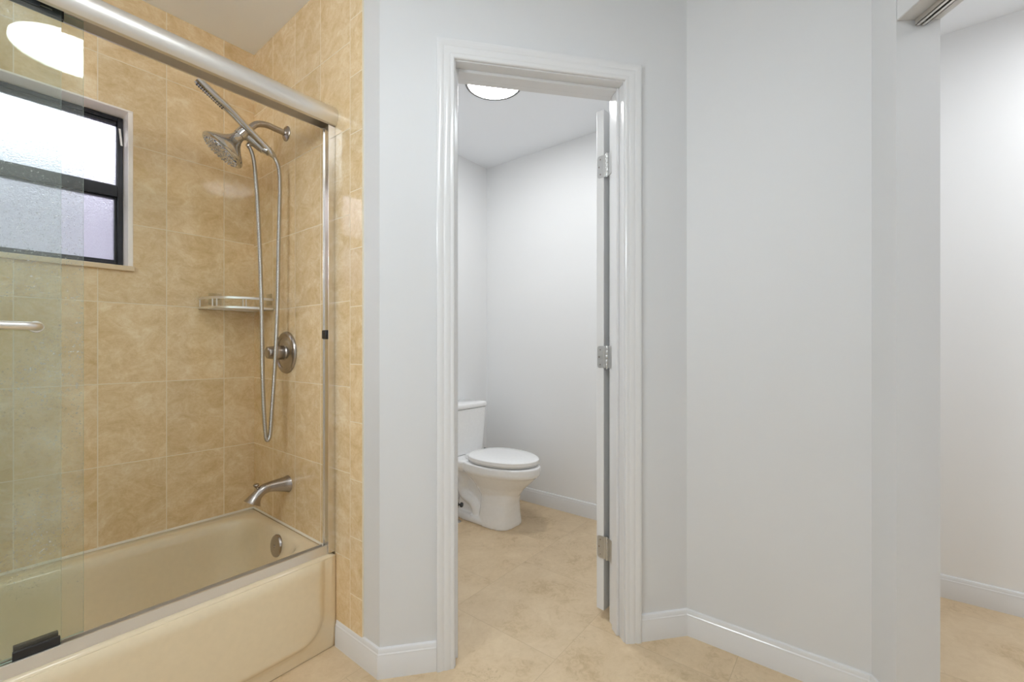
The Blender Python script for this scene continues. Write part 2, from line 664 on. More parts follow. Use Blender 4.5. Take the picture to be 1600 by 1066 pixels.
skirt('baseboard_left', [c_l, C1, (XP, 1.4895)])
skirt('baseboard_right', [F1, E1, D1, c_r])
skirt('baseboard_toilet', [(XT, 0.49), (XT, YT), (0.97, YT)])
skirt('baseboard_hall', [(XH, -2.07), (XH, -0.01), (1.85, -0.01)])

# ------------------------------------------------------------------ doorway: jamb, stop, casing
root = MB()
for t0, t1 in ((T0 - JT, T0), (T1, T1 + JT)):
    root.prism([tuple(DW(t0, SF - 0.001)), tuple(DW(t1, SF - 0.001)), tuple(DW(t1, SB + 0.004)), tuple(DW(t0, SB + 0.004))], 0, HZ + JT)
root.prism([tuple(DW(T0, SF - 0.001)), tuple(DW(T1, SF - 0.001)), tuple(DW(T1, SB + 0.004)), tuple(DW(T0, SB + 0.004))], HZ, HZ + JT)
tr1 = struct(root.build('trim_1', M['trim'], origin=(*DW(0.559, 0.06), 0)), 'white door frame with moulded casing around the toilet doorway', 'door frame')
st = MB()
for t0, t1 in ((T0, T0 + 0.011), (T1 - 0.011, T1)):
    st.prism([tuple(DW(t0, 0.046)), tuple(DW(t1, 0.046)), tuple(DW(t1, 0.090)), tuple(DW(t0, 0.090))], 0, HZ)
st.prism([tuple(DW(T0 + 0.011, 0.046)), tuple(DW(T1 - 0.011, 0.046)), tuple(DW(T1 - 0.011, 0.090)), tuple(DW(T0 + 0.011, 0.090))], HZ - 0.011, HZ)
st.build('door_stop', M['trim'], parent=tr1, bevel=0.002)
# casing profile: (distance from opening, thickness)
CP = [(0.004, 0), (0.004, 0.009), (0.007, 0.0115), (0.013, 0.0125), (0.018, 0.0115), (0.022, 0.0135), (0.030, 0.0150), (0.036, 0.0150),
      (0.040, 0.0135), (0.043, 0.0150), (0.050, 0.0175), (0.060, 0.0180), (0.0635, 0.0165), (0.0635, 0)]


def casing(sgn, sface):
    rings = []
    for (tt, zz, mt, mz) in ((T0, 0.0, -1, 0), (T0, HZ, -1, 1), (T1, HZ, 1, 1), (T1, 0.0, 1, 0)):
        rings.append([(*DW(tt + mt * a, sface - sgn * b), zz + mz * a) for a, b in CP])
    return MB().loft(rings)


casing(1, SF).build('door_casing', M['trim'], parent=tr1, angle=28)

# ------------------------------------------------------------------ toilet room door, swung wide open, seen on its hinge edge
LD = DR * 0.829 + NN * 0.559                 # direction of the open leaf
LE = NN * 0.829 - DR * 0.559                 # across the leaf thickness
q0 = DW(0.8535, 0.158)
DZ0, DZ1 = 0.030, 2.052
leaf = MB()
leaf.obox((*q0, DZ0), (*(LD * 0.60), 0), (*(LE * 0.034), 0), (0, 0, DZ1 - DZ0))
door = struct(leaf.build('door_1', M['door'], origin=(*q0, 0), bevel=0.0015), 'white door swung open into the toilet room showing its hinge edge', 'door')
for zc in (0.285, 1.053, 1.822):
    pin = DW(0.8625, 0.146)
    hb = MB()
    # plate let into the leaf edge, rounded far corners
    wv, hv, rc = 0.0285, 0.0445, 0.010
    outl = [(0.0, -hv), (wv - rc, -hv)] + [(wv - rc + rc * math.sin(a), -hv + rc - rc * math.cos(a)) for a in (PI / 8, PI / 4, 3 * PI / 8, PI / 2)]
    outl += [(wv - rc + rc * math.cos(a), hv - rc + rc * math.sin(a)) for a in (0, PI / 8, PI / 4, 3 * PI / 8, PI / 2)] + [(0.0, hv)]
    pl = [Vector((*(q0 - LD * 0.0003 + LE * a), zc + b)) for a, b in outl]
    pf = [p - Vector((*(LD * 0.0017), 0)) for p in pl]
    hb.loft([pl, pf])
    # plate on the jamb
    ja = DW(T1 - 0.0003, 0.100)
    hb.obox((*ja, zc - hv), (*(NN * 0.036), 0), (*(-DR * 0.0017), 0), (0, 0, 2 * hv))
    # webs from both plates to the pin
    for src in (q0 - LD * 0.001, DW(T1 - 0.001, 0.136)):
        dv = Vector((pin.x - src.x, pin.y - src.y, 0))
        nv = Vector((-dv.y, dv.x, 0)).normalized() * 0.0016
        hb.obox((src.x, src.y, zc - hv), dv, nv, (0, 0, 2 * hv))
    h = hb.build('hinge', M['steel'], parent=door)
    kb = MB()
    for k in range(5):
        z0 = zc - hv + k * 0.0178
        kb.lathe([(0.0, z0 + 0.0006), (0.0062, z0 + 0.0006), (0.0066, z0 + 0.0016), (0.0066, z0 + 0.0160), (0.0062, z0 + 0.0170), (0.0, z0 + 0.0170)], (*pin, 0), (0, 0, 1), 16)
    kb.lathe([(0.0048, zc - hv - 0.003), (0.0048, zc + hv + 0.004)], (*pin, 0), (0, 0, 1), 12)
    kb.build('hinge_knuckle', M['steel'], parent=h)
    sb = MB()
    for a, b in ((0.015, -0.030), (0.021, 0.0), (0.015, 0.030)):
        sb.lathe([(0.0, 0.0), (0.0036, 0.0), (0.003, 0.0008), (0.0, 0.0010)], (*(q0 - LD * 0.0019 + LE * a), zc + b), (*(-LD), 0), 12)
    sb.build('screw', M['nickel'], parent=h)

# track of the sliding door over the side opening
tk = MB()
o = F1 + ON * 0.048 + OD * 0.004
for a, b, c, d in ((0, 0.003, -0.016, 0.0), (0.0, 0.011, -0.016, -0.0135), (0.019, 0.030, -0.016, -0.0135), (0.027, 0.030, -0.016, 0.0)):
    tk.obox((*(o + ON * a), OZ + c), (*(ON * (b - a)), 0), (*(OD * 0.745), 0), (0, 0, d - c))
tk.cur = 1
tk.obox((*(o + ON * 0.003), OZ - 0.0015), (*(ON * 0.024), 0), (*(OD * 0.745), 0), (0, 0, 0.001))
tko = tk.build('sliding_door_track', [M['alu'], M['black']], origin=(*o, OZ))
tag(tko, 'slim metal sliding door track under the header of the side opening', 'door track')

# ------------------------------------------------------------------ window over the tub
FY = YW + 0.080                              # face of the black frame
wf = MB()
X0, X1, Z0, Z1 = WX0 + 0.008, 0.4055, 1.411, 2.002
rv = MB()                                    # glazed reveal lining the opening
rv.box(WX0, WX1, YW - 0.002, FY + 0.05, WZ1 - 0.007, WZ1)
rv.box(WX0, X0, YW - 0.002, FY + 0.05, WZ0 + 0.02, WZ1 - 0.007)
rv.box(X1 + 0.0005, WX1, YW - 0.002, FY + 0.05, WZ0 + 0.02, WZ1 - 0.007)
win = struct(rv.build('window_1', M['reveal'], origin=((X0 + X1) / 2, YW + 0.06, WZ0), bevel=0.0015), 'black framed awning window with two frosted panes in the tiled wall', 'window')
MB().box(WX0 - 0.004, WX1 + 0.004, YW - 0.014, FY + 0.05, WZ0, WZ0 + 0.0195).build('window_sill', M['sill'], parent=win, bevel=0.003)
fr = MB()
fr.box(X0, X0 + 0.018, FY, FY + 0.045, Z0, Z1).box(X1 - 0.017, X1, FY, FY + 0.045, Z0, Z1)
fr.box(X0 + 0.018, X1 - 0.017, FY, FY + 0.045, Z0, Z0 + 0.016).box(X0 + 0.018, X1 - 0.017, FY, FY + 0.045, Z1 - 0.017, Z1)
fr.box(X0 + 0.018, X1 - 0.017, FY - 0.006, FY + 0.045, 1.685, 1.728)
fr.build('window_frame', M['blackalu'], parent=win, bevel=0.002)


def sash(z0, z1, wr, wt, wb):
    xa, xb = X0 + 0.018, X1 - 0.017
    sm = MB()
    sm.box(xa, xa + wr, FY + 0.008, FY + 0.032, z0, z1).box(xb - wr, xb, FY + 0.008, FY + 0.032, z0, z1)
    sm.box(xa + wr, xb - wr, FY + 0.008, FY + 0.032, z0, z0 + wb).box(xa + wr, xb - wr, FY + 0.008, FY + 0.032, z1 - wt, z1)
    so = sm.build('window_sash', M['blackalu'], parent=win, bevel=0.0015)
    MB().box(xa + wr - 0.002, xb - wr + 0.002, FY + 0.018, FY + 0.023, z0 + wb - 0.002, z1 - wt + 0.002).build('pane', M['frost'], parent=so)


sash(1.728, Z1 - 0.017, 0.002, 0.012, 0.006)
sash(Z0 + 0.016, 1.685, 0.008, 0.006, 0.010)
MB().obox((0.3915, FY - 0.004, 1.958), (0.006, 0, 0), (0, 0.006, 0), (0.006, 0, -0.065)).build('sash_arm', M['alu'], parent=win)
# outside: a neighbouring wall and the ground
struct(MB().box(-5, 5, 5.2, 5.4, -0.1, 2.7).build('wall_outside', M['outside']))
struct(MB().box(-8, 8, 2.45, 9.0, -0.14, -0.1).build('ground_outside', M['soil']))

# ------------------------------------------------------------------ bathtub
RZ, TX0, TX1, TY0, TY1 = 0.342, -0.678, 0.855, 1.490, 2.209
tcx, tcy, thx, thy = (TX0 + TX1) / 2, (TY0 + TY1) / 2, (TX1 - TX0) / 2, (TY1 - TY0) / 2
bx, by = (0.806 - 0.585) / 2, (1.592 + 2.128) / 2
bhx, bhy = (0.806 + 0.585) / 2, (2.128 - 1.592) / 2
tub = thing('bathtub', (tcx, tcy, 0), 'cream yellow bathtub in the tiled alcove under the window', 'bathtub')
R = []
R.append(rrect(tcx, tcy, thx, thy, 0.02, 0.10))
R.append(rrect(tcx, tcy, thx, thy, 0.02, RZ - 0.016))
R.append(rrect(tcx, tcy, thx - 0.003, thy - 0.004, 0.02, RZ - 0.006))
R.append(rrect(tcx, tcy, thx - 0.010, thy - 0.012, 0.02, RZ))
R.append(rrect(bx, by, bhx + 0.020, bhy + 0.018, 0.150, RZ))
R.append(rrect(bx, by, bhx + 0.008, bhy + 0.008, 0.145, RZ - 0.003))
R.append(rrect(bx, by, bhx, bhy, 0.140, RZ - 0.013))
R.append(rrect(bx, by, bhx - 0.006, bhy - 0.005, 0.138, RZ - 0.040))
R.append(rrect(bx - 0.004, by, bhx - 0.022, bhy - 0.018, 0.135, RZ - 0.14))
R.append(rrect(bx - 0.010, by, bhx - 0.045, bhy - 0.034, 0.13, RZ - 0.235))
R.append(rrect(bx - 0.014, by, bhx - 0.070, bhy - 0.055, 0.12, RZ - 0.270))
R.append(rrect(bx - 0.018, by, bhx - 0.120, bhy - 0.100, 0.10, RZ - 0.284))
MB().loft(R, cap0=False).build('tub_basin', M['tub'], parent=tub, angle=60)
# apron: a raised panel with rounded lower corners
ap = MB()
nx, nz = 150, 44
ax0, ax1 = TX0, 0.8535
rows = []
for j in range(nz + 1):
    zz = 0.002 + (RZ - 0.012) * j / nz
    row = []
    for i in range(nx + 1):
        xx = ax0 + (ax1 - ax0) * i / nx
        cx_, hx_ = (-0.625 + 0.800) / 2, (0.800 + 0.625) / 2
        zl, rr = 0.056, 0.085
        qx = abs(xx - cx_) - (hx_ - rr)
        qz = (zl + rr) - zz
        sd = math.hypot(max(qx, 0), max(qz, 0)) + min(max(qx, qz), 0) - rr
        k = min(max((0.010 - sd) / 0.020, 0), 1)
        k = k * k * (3 - 2 * k)
        top = max(0.0, (zz - (RZ - 0.045)) / 0.035)
        yy = 1.4905 - 0.013 * k * (1 - min(1, top) ** 2 * 0.75) + 0.006 * max(0, 1 - zz / 0.05)
        yy = max(yy, 1.4755)
        if i == nx:
            yy += 0.004
        row.append((xx, yy, zz))
    rows.append(row)
back = 1.515
grid = [p for r in rows for p in r]
fs = [[j * (nx + 1) + i, j * (nx + 1) + i + 1, (j + 1) * (nx + 1) + i + 1, (j + 1) * (nx + 1) + i] for j in range(nz) for i in range(nx)]
bd = [i for i in range(nx + 1)] + [j * (nx + 1) + nx for j in range(1, nz + 1)] + [nz * (nx + 1) + i for i in range(nx - 1, -1, -1)] + [j * (nx + 1) for j in range(nz - 1, 0, -1)]
base = len(grid)
grid2 = grid + [(grid[i][0], back, grid[i][2]) for i in bd]
nb = len(bd)
fs += [[bd[k], base + k, base + (k + 1) % nb, bd[(k + 1) % nb]] for k in range(nb)]
fs.append([base + k for k in range(nb)])
ap.add(grid2, fs)
ap.build('tub_apron', M['tub'], parent=tub, angle=50)
ov = Vector((0.7975, 1.838, 0.288))
oax = Vector((-1, 0, 0.12)).normalized()
oo = MB().lathe([(0.0, -0.004), (0.043, -0.004), (0.044, 0.002), (0.041, 0.008), (0.030, 0.0105), (0.012, 0.0115), (0.0, 0.0115)], ov, oax, 36)
oo.lathe([(0.0, 0.0115), (0.006, 0.0115), (0.0055, 0.0135), (0, 0.014)], ov, oax, 16)
oo.build('overflow_plate', M['nickel'], parent=tub)
MB().lathe([(0.0, 0.0), (0.034, 0.0), (0.033, 0.003), (0.02, 0.004), (0, 0.004)], (0.60, by, RZ - 0.2835), (0, 0, 1), 28).build('drain', M['nickel'], parent=tub)
# bead of caulk between tub and tiles
ck = MB()
ck.loft([[(x_, YW - 0.0005, RZ + 0.006), (x_, YW - 0.0005, RZ - 0.001), (x_, YW - 0.007, RZ - 0.001)] for x_ in (TX0 + 0.01, XE - 0.001)])
ck.loft([[(XE - 0.0005, y_, RZ + 0.005), (XE - 0.0005, y_, RZ - 0.001), (XE - 0.006, y_, RZ - 0.001)] for y_ in (1.545, YW - 0.001)])
ck.build('caulk_bead', M['caulk'], parent=tub)

# ------------------------------------------------------------------ shower enclosure frame
sf = thing('shower_door_frame', (0.088, 1.525, RZ), 'satin aluminium shower door frame with rounded header along the bathtub rim', 'shower frame')
HP = [(1.497, 1.9025), (1.4915, 1.9045), (1.486, 1.912), (1.4805, 1.923), (1.4785, 1.934), (1.4785, 1.944), (1.481, 1.954), (1.486, 1.962), (1.492, 1.9665), (1.500, 1.968),
      (1.546, 1.968), (1.548, 1.962), (1.548, 1.8995), (1.5425, 1.8995), (1.5425, 1.932), (1.502, 1.932), (1.502, 1.9025)]
MB().sweep_x(HP, -0.678, 0.8555).build('header', M['alu'], parent=sf, angle=25)
TP = [(1.502, 0.3425), (1.5065, 0.3705), (1.5085, 0.3715), (1.5125, 0.3715), (1.5135, 0.349), (1.5225, 0.349), (1.523, 0.362), (1.527, 0.362), (1.5275, 0.349),
      (1.541, 0.349), (1.542, 0.366), (1.546, 0.366), (1.550, 0.3425)]
MB().sweep_x(TP, -0.678, 0.8285).build('bottom_track', M['alu'], parent=sf, angle=25)
for xa, xb, s_ in ((0.829, 0.8555, 1), (-0.6775, -0.651, -1)):
    wj = MB()
    face = xa if s_ > 0 else xb
    wj.box(xa, xb, 1.4985, 1.5025, 0.343, 1.9)
    wj.box(xa, xb, 1.536, 1.540, 0.343, 1.9)
    wj.box(xa + (0.004 if s_ > 0 else 0), xb - (0 if s_ > 0 else 0.004), 1.5025, 1.536, 0.343, 1.9)
    wjo = wj.build('wall_jamb', M['alu_v'], parent=sf, bevel=0.0008)
    zc = 1.1385
    MB().box(face - s_ * 0.007 if s_ > 0 else face - 0.004, face + 0.004 if s_ > 0 else face + 0.007, 1.505, 1.5335, zc - 0.0165, zc + 0.0165).build('bumper', M['black'], parent=wjo, bevel=0.003)
gd = MB()
gd.box(0.076, 0.153, 1.5135, 1.5225, 0.3625, 0.3905).box(0.078, 0.151, 1.5275, 1.541, 0.3625, 0.3965).box(0.078, 0.151, 1.5145, 1.541, 0.3625, 0.368)
gd.build('centre_guide', M['black'], parent=sf, bevel=0.0015)


def panel(name, label, x0, x1, yc, bar):
    t_ = 0.006
    z0, z1 = 0.372, 1.915
    ya, yb = yc - t_ / 2, yc + t_ / 2
    g = MB()
    vs = [(x0, ya, z0), (x1, ya, z0), (x1, yb, z0), (x0, yb, z0), (x0, ya, z1), (x1, ya, z1), (x1, yb, z1), (x0, yb, z1)]
    g.add(vs, [[0, 1, 5, 4], [2, 3, 7, 6]])
    g.cur = 1
    o_ = len(g.v)
    g.f += [[3, 2, 1, 0], [4, 5, 6, 7], [1, 2, 6, 5], [3, 0, 4, 7]]
    g.mi += [1, 1, 1, 1]
    po = g.build(name, [M['glass'], M['edge']], origin=((x0 + x1) / 2, yc, z0))
    tag(po, label, 'glass panel', 'sliding glass panels of the shower')
    for xh in (x0 + 0.12, x1 - 0.085):
        hm = MB()
        hm.box(xh - 0.050, xh + 0.050, yc - 0.0075, yc - 0.0032, 1.896, 1.931)
        hm.box(xh - 0.050, xh + 0.050, yc + 0.0032, yc + 0.0075, 1.896, 1.931)
        ho = hm.build('hanger', M['hanger'], parent=po, bevel=0.001)
        MB().box(xh - 0.030, xh + 0.030, yc - 0.0085, yc - 0.0075, 1.9065, 1.9095).build('hanger_slot', M['alu'], parent=ho)
    if bar:
        bm_ = MB()
        yb_ = yc - 0.070
        xe = x1 - 0.042
        pth = [(x0 + 0.05, yc - 0.004, 1.139), (x0 + 0.05, yb_ + 0.02, 1.139), (x0 + 0.055, yb_ + 0.006, 1.139), (x0 + 0.07, yb_, 1.139), (x0 + 0.10, yb_, 1.139), (x0 + 0.14, yb_, 1.139), (xe - 0.10, yb_, 1.139), (xe - 0.055, yb_, 1.139), (xe - 0.030, yb_, 1.139), (xe - 0.012, yb_ + 0.003, 1.139), (xe - 0.003, yb_ + 0.013, 1.139), (xe, yb_ + 0.028, 1.139), (xe, yc - 0.004, 1.139)]
        bm_.tube(smooth(pth, 5), 0.0095, 16)
        for xq in (x0 + 0.05, xe):
            bm_.lathe([(0, 0), (0.014, 0), (0.013, 0.006), (0.0, 0.006)], (xq, yc - 0.0032, 1.139), (0, -1, 0), 20)
        bm_.build('towel_bar', M['alu'], parent=po)
    return po


panel('sliding_glass_panel', 'outer sliding glass shower panel with the metal towel bar', -0.630, 0.1545, 1.518, True)
panel('sliding_glass_panel', 'inner sliding glass shower panel without a bar, reaching a little further right', -0.600, 0.1955, 1.534, False)

# ------------------------------------------------------------------ shower fittings on the end wall
YF = 1.880
sh = thing('overhead_shower', (XE, YF, 1.992), 'chrome round shower head on a curved nickel arm from the end wall', 'shower head')
MB().lathe([(0.0, 0.0), (0.031, 0.0), (0.031, 0.003), (0.027, 0.007), (0.018, 0.010), (0.014, 0.014), (0.0, 0.014)], (XE, YF, 1.992), (-1, 0, 0), 32).build('flange', M['nickel'], parent=sh)
arm = smooth([(XE - 0.004, YF, 1.992), (0.812, YF, 1.995), (0.775, YF, 1.997), (0.738, YF, 1.985), (0.712, YF, 1.955), (0.702, YF, 1.925)], 6)
MB().tube(arm, 0.0122, 18).build('shower_arm', M['nickel'], parent=sh)
# diverter bracket: chunky body under the arm with a cradle for the hand shower
hax = Vector((-0.58, 0.20, -0.79)).normalized()
nk = Vector((0.672, YF - 0.018, 1.911))
br = MB()
br.tube([(0.684, YF - 0.012, 1.930), (0.690, YF - 0.014, 1.925), (0.722, YF - 0.022, 1.903), (0.752, YF - 0.030, 1.880), (0.758, YF - 0.032, 1.875)], [0.012, 0.020, 0.021, 0.019, 0.012], 20)
br.tube([nk - hax * 0.034, nk - hax * 0.030, nk + hax * 0.004], [0.018, 0.0225, 0.0225], 24)
br.tube([(0.736, YF - 0.018, 1.893), (0.766, YF - 0.045, 1.872)], [0.017, 0.0185], 20)
br.tube([(0.716, YF - 0.006, 1.905), (0.703, YF - 0.004, 1.882)], [0.011, 0.009], 16)
br.build('diverter_bracket', M['chrome'], parent=sh)
hd = MB().lathe([(0.0, -0.006), (0.016, -0.006), (0.0195, 0.000), (0.0205, 0.014), (0.024, 0.026), (0.033, 0.040), (0.046, 0.054), (0.060, 0.067), (0.072, 0.080), (0.0775, 0.088), (0.0785, 0.094), (0.075, 0.099), (0.070, 0.1005), (0, 0.1005)], nk, hax, 48)
hdo = hd.build('shower_rose', M['chrome'], parent=sh)
fc = nk + hax * 0.1005
sfm = MB().lathe([(0.0, -0.002), (0.069, -0.002), (0.068, 0.002), (0.055, 0.0045), (0.0, 0.005)], fc, hax, 48)
u_ = hax.orthogonal().normalized()
v_ = hax.cross(u_)
for rr_, cnt in ((0.014, 6), (0.030, 12), (0.046, 18), (0.061, 26)):
    for k in range(cnt):
        a = 2 * PI * k / cnt + rr_ * 40
        p = fc + (u_ * math.cos(a) + v_ * math.sin(a)) * rr_ + hax * 0.002
        sfm.lathe([(0.0032, 0.0), (0.0026, 0.0042), (0.0, 0.0045)], p, hax, 8)
sfm.build('spray_face', M['nozzle'], parent=hdo)

hs = thing('hand_shower', (0.76, 1.84, 1.885), 'slim chrome hand shower wand docked above the round shower head, with its looping metal hose', 'hand shower')
wy = YF - 0.045
wp = smooth([(0.524, wy, 2.0445), (0.575, wy, 2.010), (0.628, wy, 1.978), (0.664, wy, 1.951), (0.706, wy, 1.920), (0.742, wy, 1.893), (0.768, wy, 1.873)], 6)
nW = len(wp)
MB().tube(wp, [0.0138 + 0.0012 * math.sin(PI * min(1, i / nW * 2.2)) - 0.0015 * i / nW for i in range(nW)], 20, flat=1.25).build('wand', M['chrome'], parent=hs)
MB().lathe([(0, 0), (0.0125, 0), (0.0135, 0.004), (0.0135, 0.022), (0.011, 0.028), (0.0095, 0.034), (0, 0.034)], (0.760, wy, 1.879), (0.80, 0, -0.60), 24).build('hose_nut', M['chrome'], parent=hs)
sp_ = MB()
wd = (Vector((0.628, wy, 1.978)) - Vector((0.524, wy, 2.0445))).normalized()
wn = Vector((wd.z, 0, -wd.x))
if wn.z > 0:
    wn = -wn
for k in range(13):
    for side in (-0.006, 0.006):
        p = Vector((0.532, wy + side, 2.0395)) + wd * (0.0078 * k) + wn * 0.0105
        sp_.lathe([(0.0034, 0.0), (0.0026, 0.0055), (0, 0.006)], p, wn, 8)
sp_.build('spray_nozzles', M['black'], parent=hs)
ho = [(0.786, wy, 1.858), (0.802, wy, 1.825), (0.8075, wy, 1.765), (0.806, wy, 1.66), (0.802, wy, 1.50), (0.798, wy, 1.26), (0.788, wy, 1.02), (0.778, wy, 0.86), (0.771, wy, 0.755),
      (0.766, wy, 0.728), (0.7605, wy + 0.001, 0.722), (0.7555, wy + 0.002, 0.730), (0.752, wy + 0.003, 0.765), (0.748, wy + 0.006, 0.86), (0.744, wy + 0.008, 1.02), (0.742, wy + 0.010, 1.26), (0.736, wy + 0.014, 1.50), (0.729, wy + 0.02, 1.70), (0.722, wy + 0.028, 1.82), (0.714, wy + 0.035, 1.866), (0.706, wy + 0.041, 1.884)]
MB().tube(smooth(ho, 8), 0.0073, 14).build('hose', M['hose'], parent=hs)

vv = thing('shower_valve', (XE, YF, 1.07), 'round brushed nickel shower valve with a thick lever knob on the end wall', 'valve')
MB().lathe([(0.0, 0.0), (0.088, 0.0), (0.0885, 0.003), (0.086, 0.009), (0.080, 0.013), (0.074, 0.013), (0.069, 0.009), (0.064, 0.009), (0.058, 0.013), (0.036, 0.016), (0.033, 0.020), (0, 0.020)], (XE, YF, 1.07), (-1, 0, 0), 56).build('escutcheon', M['nickel'], parent=vv)
kn = MB().lathe([(0.0, 0.008), (0.0295, 0.008), (0.029, 0.050), (0.0275, 0.0515), (0.0275, 0.0535), (0.027, 0.0545), (0.0255, 0.070), (0.0235, 0.078), (0.018, 0.082), (0.0, 0.083)], (XE, YF, 1.07), (-1, 0, 0), 32)
kn.build('lever_knob', M['nickel'], parent=vv)

ts = thing('tub_spout', (XE, 1.868, 0.515), 'brushed nickel tub spout with a diverter knob above the bathtub end', 'tub spout')
spp = smooth([(XE, 1.868, 0.520), (0.838, 1.868, 0.5215), (0.812, 1.868, 0.524), (0.782, 1.868, 0.525), (0.757, 1.868, 0.520), (0.738, 1.868, 0.506), (0.725, 1.868, 0.490), (0.716, 1.868, 0.475)], 5)
nn_ = len(spp)
rad = []
for i in range(nn_):
    f = i / (nn_ - 1)
    rad.append(0.0200 + 0.0155 * max(0, 1 - f / 0.45) ** 1.15 + 0.0125 * max(0, (f - 0.72) / 0.28) ** 1.4)
MB().tube(spp, rad, 28).build('spout_body', M['nickel'], parent=ts)
MB().lathe([(0.0, -0.006), (0.0055, -0.006), (0.0055, 0.014), (0.0095, 0.0165), (0.0115, 0.022), (0.0100, 0.0245), (0, 0.0255)], (0.7365, 1.868, 0.524), (-0.25, 0, 0.97), 20).build('diverter_knob', M['nickel'], parent=ts)

# ------------------------------------------------------------------ corner wire shelf
cs = thing('corner_shelf', (0.80, 2.16, 1.258), 'chrome wire corner shelf on the tiles behind the shower hose', 'shelf')
plan = [(0.637, 2.2065), (0.637, 2.185), (0.640, 2.150), (0.655, 2.105), (0.690, 2.055), (0.740, 2.022), (0.795, 2.006), (0.835, 2.003), (0.8535, 2.003)]


def band(z, h, d):
    pts = smooth([(x_, y_, z) for x_, y_ in plan], 5)
    rings = []
    for i, p in enumerate(pts):
        a, b = pts[max(0, i - 1)], pts[min(len(pts) - 1, i + 1)]
        t = (b - a).normalized()
        n_ = Vector((-t.y, t.x, 0))
        rings.append([p + n_ * d - Vector((0, 0, h)), p - n_ * d - Vector((0, 0, h)), p - n_ * d + Vector((0, 0, h)), p + n_ * d + Vector((0, 0, h))])
    return MB().loft(rings)


band(1.3005, 0.0055, 0.0022).build('guard_rail', M['rail'], parent=cs, bevel=0.0015)
lo_ = band(1.2600, 0.0045, 0.0022)
lo_.tube([(0.637, 2.2055, 1.260), (0.8525, 2.2055, 1.260), (0.8525, 2.003, 1.260)], 0.003, 8)
lo_.build('shelf_rim', M['rail'], parent=cs)
for x_, y_ in ((0.637, 2.196), (0.655, 2.105), (0.665, 2.088), (0.740, 2.022), (0.750, 2.018), (0.812, 2.0045)):
    MB().box(x_ - 0.0022, x_ + 0.0022, y_ - 0.0022, y_ + 0.0022, 1.262, 1.299).build('shelf_post', M['rail'], parent=cs)
pp = [Vector(q) for q in plan]
sl = MB()
for k in range(1, 12):
    f = k / 12.0
    x_ = 0.637 + (0.8535 - 0.637) * f
    # y of the front rim at this x
    for a, b in zip(pp[1:], pp[2:]):
        if a.x <= x_ <= b.x:
            yy = a.y + (b.y - a.y) * ((x_ - a.x) / max(1e-6, b.x - a.x))
            sl.box(x_ - 0.0035, x_ + 0.0035, yy, 2.205, 1.2575, 1.2605)
            break
sl.build('shelf_slats', M['rail'], parent=cs)
MB().box(0.672, 0.722, 2.2055, 2.2095, 1.278, 1.328).box(0.697, 0.712, 2.196, 2.2060, 1.300, 1.306).build('adhesive_pad', M['clear'], parent=cs, bevel=0.001)
MB().box(0.8515, 0.8555, 2.02, 2.07, 1.278, 1.328).build('adhesive_pad', M['clear'], parent=cs, bevel=0.001)

# ------------------------------------------------------------------ toilet
tX, tzr = 2.090, 0.386
to = thing('toilet', (tX, 1.85, 0), 'white two piece toilet with closed lid seen through the doorway', 'toilet')


def egg(cy0, cy1, hw, z, n=40, pw=1.0, x0=tX):
    """egg ring: round front at cy0, squarer back at cy1"""
    out = []
    yc = cy0 + (cy1 - cy0) * 0.56
    for i in range(n):
        a = 2 * PI * i / n
        c, s_ = math.cos(a), math.sin(a)
        if s_ < 0:
            y_ = yc - (abs(s_) ** pw) * (yc - cy0)
            x_ = math.copysign(abs(c) ** pw, c) * hw
        else:
            e = 0.78
            y_ = yc + (abs(s_) ** e) * (cy1 - yc)
            x_ = math.copysign(abs(c) ** e, c) * hw
        out.append((x0 + x_, y_, z))
    return out


bw = MB()
bw.loft([egg(1.458, 1.995, 0.175, tzr - 0.002), egg(1.4545, 2.0, 0.178, tzr - 0.006), egg(1.4545, 2.0, 0.178, tzr - 0.044), egg(1.459, 1.998, 0.174, tzr - 0.056),
         egg(1.478, 1.99, 0.165, tzr - 0.068), egg(1.515, 1.94, 0.142, tzr - 0.105), egg(1.565, 1.90, 0.115, tzr - 0.150), egg(1.60, 1.87, 0.098, 0.19)][::-1])
# front pedestal with a broad, squarish front at the floor
bw.loft([egg(1.575, 1.850, 0.098, 0.25), egg(1.600, 1.852, 0.098, 0.20, pw=0.85), egg(1.618, 1.856, 0.100, 0.14, pw=0.7), egg(1.622, 1.860, 0.108, 0.07, pw=0.62), egg(1.618, 1.864, 0.116, 0.02, pw=0.6), egg(1.617, 1.866, 0.117, 0.0, pw=0.6)][::-1])
# long foot
bw.loft([egg(1.617, 2.085, 0.115, 0.0, pw=0.6), egg(1.617, 2.085, 0.115, 0.022, pw=0.6), egg(1.624, 2.08, 0.108, 0.036, pw=0.6), egg(1.636, 2.07, 0.098, 0.040, pw=0.6)])
# rear web and deck under the tank
bw.loft([rrect(tX, 1.945, 0.070, 0.11, 0.03, 0.02), rrect(tX, 1.945, 0.055, 0.11, 0.03, 0.12), rrect(tX, 1.955, 0.055, 0.12, 0.03, 0.24), rrect(tX, 2.00, 0.085, 0.13, 0.03, 0.31)])
bw.loft([rrect(tX, 2.035, 0.135, 0.115, 0.03, tzr - 0.075), rrect(tX, 2.04, 0.165, 0.130, 0.03, tzr - 0.040), rrect(tX, 2.04, 0.168, 0.132, 0.03, tzr - 0.010), rrect(tX, 2.04, 0.164, 0.128, 0.03, tzr)])
